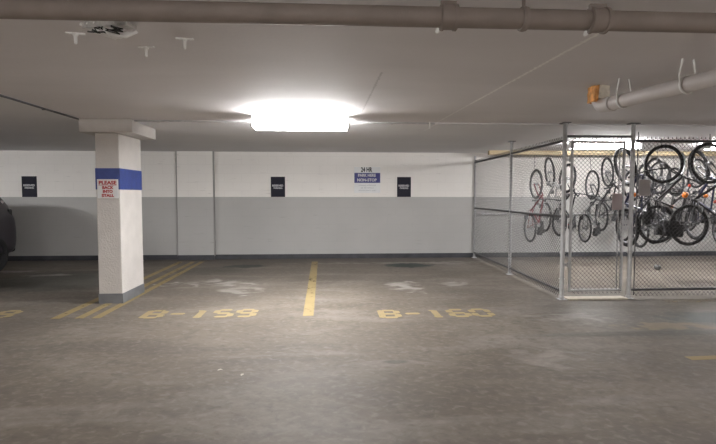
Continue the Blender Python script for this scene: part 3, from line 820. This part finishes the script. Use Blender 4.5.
R1, R2 = 'back row by the wall', 'front row'
ln = atan(.30/1.06)
b_red = make_bike('redp', .024, 0, 'flat', 'darkg', fork_m='redp')
hang(b_red, 4.73, 11.15, 1.75, .0, ln, 'red and black bicycle hanging nearest the side fence')
b_wht = make_bike('whitep', .023, .15, 'drop', None, fork_m='whitep', barm='whitep')
hang(b_wht, 5.04, 11.12, 2.02, -.06, ln*.8, 'white framed bicycle hanging high beside the red one')
b_blk = make_bike('blackp', .026, -.1, 'flat', 'darkg', light={'redr': (-.42, 0, .80, .03)})
hang(b_blk, 5.43, 11.1, 1.88, .03, ln*1.1, 'black bicycle with a red reflector hanging behind the fence corner post')
b_slv = make_bike('silverp', .020, 0, 'drop', 'darkg', fork_m='blackp')
hang(b_slv, 6.02, 11.1, 1.73, -.06, ln*1.1, 'silver road bicycle hanging low and seen through the left of the gate')
b_bk2 = make_bike('blackp', .022, .1, 'flat', None, seat_h=.98, basket=True)
hang(b_bk2, 6.38, 11.1, 2.02, -.10, ln*.9, 'black bicycle hanging high and seen through the middle of the gate')
b_bk3 = make_bike('bluep', .030, .25, 'flat', 'darkg', fork_m='blackp', light={'orange': (.0, .05, .66, .035)})
hang(b_bk3, 5.16, 8.42, 2.0, -.02, -.10, 'dark blue bicycle with fat tyres hanging close behind the gate post', 'ceiling')
b_or = make_bike('blackp', .023, .08, 'flat', None, light={'orange': (.02, .06, .74, .055), 'redr': (.18, 0, .82, .04), 'orange:2': (-.2, -.03, .6, .025)}, basket=False, fender='silverp', pannier=True)
hang(b_or, 5.86, 8.45, 2.04, 1.50, .08, 'black bicycle with silver mudguards and orange reflectors hanging in the front row', 'ceiling')
b_lst = make_bike('blackp', .022, -.1, 'flat', 'darkg', fender='whitep', fork_m='silverp', light={'orange': (.05, .05, .72, .035), 'redr': (-.02, -.06, .70, .03)})
hang(b_lst, 6.22, 7.85, 2.02, 1.58, .30, 'black bicycle with white mudguards hanging in the front row near the right edge', 'ceiling')
def again(src, x, y, z, yaw, lean, label, hk='wall'):
    return hang(copy_tree(src), x, y, z, yaw, lean, label, hk)
again(b_blk, 6.95, 11.1, 1.76, -.05, ln, 'black bicycle with a saddle bag hanging low in the back row behind the gate post')
again(b_blk, 7.45, 11.1, 2.02, -.08, ln*.9, 'black bicycle hanging high in the back row right of the gate post')
again(b_bk2, 8.0, 11.1, 1.80, -.04, ln, 'thin black bicycle hanging low in the back row behind the front row')
again(b_slv, 8.5, 11.1, 2.0, -.05, ln*.9, 'silver drop bar bicycle hanging in the back row near the right edge')
again(b_bk3, 7.1, 9.2, 2.03, -.1, .05, 'dark blue bicycle hanging in the front row at the right edge', 'ceiling')
again(b_bk2, 6.4, 9.75, 1.80, -.1, .15, 'plain black bicycle hanging between the two rows at the right', 'ceiling')
again(b_red, 8.0, 9.6, 1.85, -.1, .05, 'red bicycle hanging at the far right edge of the cage', 'ceiling')

again(b_slv, 6.85, 10.0, 1.86, .05, .12, 'silver drop bar bicycle hanging between the two rows right of the grey plate', 'ceiling')
bm = bmesh.new(); sphere(bm, (0, 0, .055), .055, 1.3, 1, 1, 16)
o = tag(obj('ball', bm, M['silverp'], smooth=True), 'small pale round ball on the cage floor under the bicycles', 'ball'); o.location = (6.6, 9.6, 0)

for x, y, rz, label in ((-.93, 4.28, .4, 'tiny pale paper scrap on the floor, the farther of two left of centre'), (-.72, 4.15, 1.2, 'tiny pale paper scrap on the floor, the nearer of two left of centre'), (-1.75, 2.75, .2, 'tiny pale paper scrap on the floor near the lower left corner')):
    bm = bmesh.new()
    v = [bm.verts.new(p) for p in ((-.022, -.008, .002), (.005, -.012, .006), (.024, .0, .002), (.004, .011, .008), (-.016, .008, .003))]
    bm.faces.new(v); bmesh.ops.solidify(bm, geom=bm.faces[:], thickness=.0015)
    o = tag(obj('paper_scrap', bm, M['plaster']), label, 'litter', 'paper scraps on the floor'); o.location = (x, y, 0); o.rotation_euler = (0, 0, rz)

# ---------------------------------------------------------------- dark car at the left edge
t = thing('car', 'dark plum car parked against the left edge, its rear corner showing', 'car', (-7.21, 8.30, 0))
bm = bmesh.new()
# lofted body: stations along the length (y, half width, belt, roof, roof half width, sill)
st = [(-2.30, .70, .62, .80, .60, .40), (-2.15, .82, .80, .92, .70, .26), (-1.6, .89, .95, 1.02, .74, .22), (-1.0, .91, 1.00, 1.08, .76, .22), (-.45, .92, 1.02, 1.50, .66, .22),
      (.1, .92, 1.04, 1.66, .66, .22), (.9, .92, 1.06, 1.68, .66, .22), (1.5, .92, 1.08, 1.64, .66, .22), (1.9, .92, 1.14, 1.62, .68, .24), (2.12, .91, 1.13, 1.54, .67, .27), (2.26, .89, 1.06, 1.34, .66, .33), (2.32, .82, .92, 1.05, .62, .42)]
rows = []
for y, hw, belt, roof, rh, sill in st:
    half = [(hw*.90, sill), (hw*.985, sill+.12), (hw, (sill+belt)/2), (hw*.985, belt-.06), (hw*.95, belt), ((hw*.95+rh)/2+.03, (belt+roof)/2), (rh, roof-.05), (rh*.85, roof), (rh*.4, roof+.02)]
    rows.append([bm.verts.new((x, y, z)) for x, z in half] + [bm.verts.new((-x, y, z)) for x, z in half[::-1]])
for a, b in zip(rows, rows[1:]):
    for k in range(len(a)):
        bm.faces.new((a[k], a[(k+1) % len(a)], b[(k+1) % len(b)], b[k]))
bm.faces.new(rows[0][::-1]); bm.faces.new(rows[-1])
body = obj('body', bm, M['carp'], t, True)
md = body.modifiers.new('sub', 'SUBSURF'); md.levels = 2; md.render_levels = 2
for s in (-1, 1):
    for y in (-1.40, 1.58):
        e = bpy.data.objects.new('wheel', None); COL.objects.link(e); e.parent = t; e.location = (s*.83, y, .36)
        bm = bmesh.new(); torus(bm, (0, 0, 0), (1, 0, 0), .26, .10, 40, 12, 1.15); obj('tyre', bm, M['rubber'], e, True)
        bm = bmesh.new(); tube(bm, (-.06, 0, 0), (.06, 0, 0), .07, 16)
        for k in range(5):
            a = k*2*pi/5; tube(bm, (s*.06, 0, 0), (s*.08, .20*cos(a), .20*sin(a)), .03, 8, .022)
        torus(bm, (s*.05, 0, 0), (1, 0, 0), .20, .02, 30, 8); obj('rim', bm, M['trimk'], e, True)
        bm = bmesh.new(); torus(bm, (s*.085, y, .36), (1, 0, 0), .385, .025, 36, 6, .8); obj('wheel_arch', bm, M['trimk'], t, True)
    bm = bmesh.new()
    v = [bm.verts.new((s*x, y, z)) for x, y, z in ((.825, -.15, 1.10), (.825, 1.65, 1.14), (.70, 1.45, 1.52), (.70, .1, 1.54))]
    bm.faces.new(v); r_ = bmesh.ops.solidify(bm, geom=bm.faces[:], thickness=.02)
    obj('side_window', bm, M['glass'], t)
    bm = bmesh.new(); box(bm, s*.80-.07, s*.80+.07, 2.04, 2.17, .92, 1.22)
    o = obj('tail_light', bm, M['glass'], t, bevel=.03)
    bm = bmesh.new(); sphere(bm, (s*.78, 1.98, 1.36), .07, .5, .6, .5); obj('lamp_lens', bm, M['lens'], t, True)
bm = bmesh.new(); box(bm, -.80, .80, 2.14, 2.36, .34, .62); obj('rear_bumper', bm, M['trimk'], t, bevel=.05)
bm = bmesh.new(); box(bm, -.8, .8, -2.35, -2.15, .30, .52); obj('front_bumper', bm, M['trimk'], t, bevel=.04)
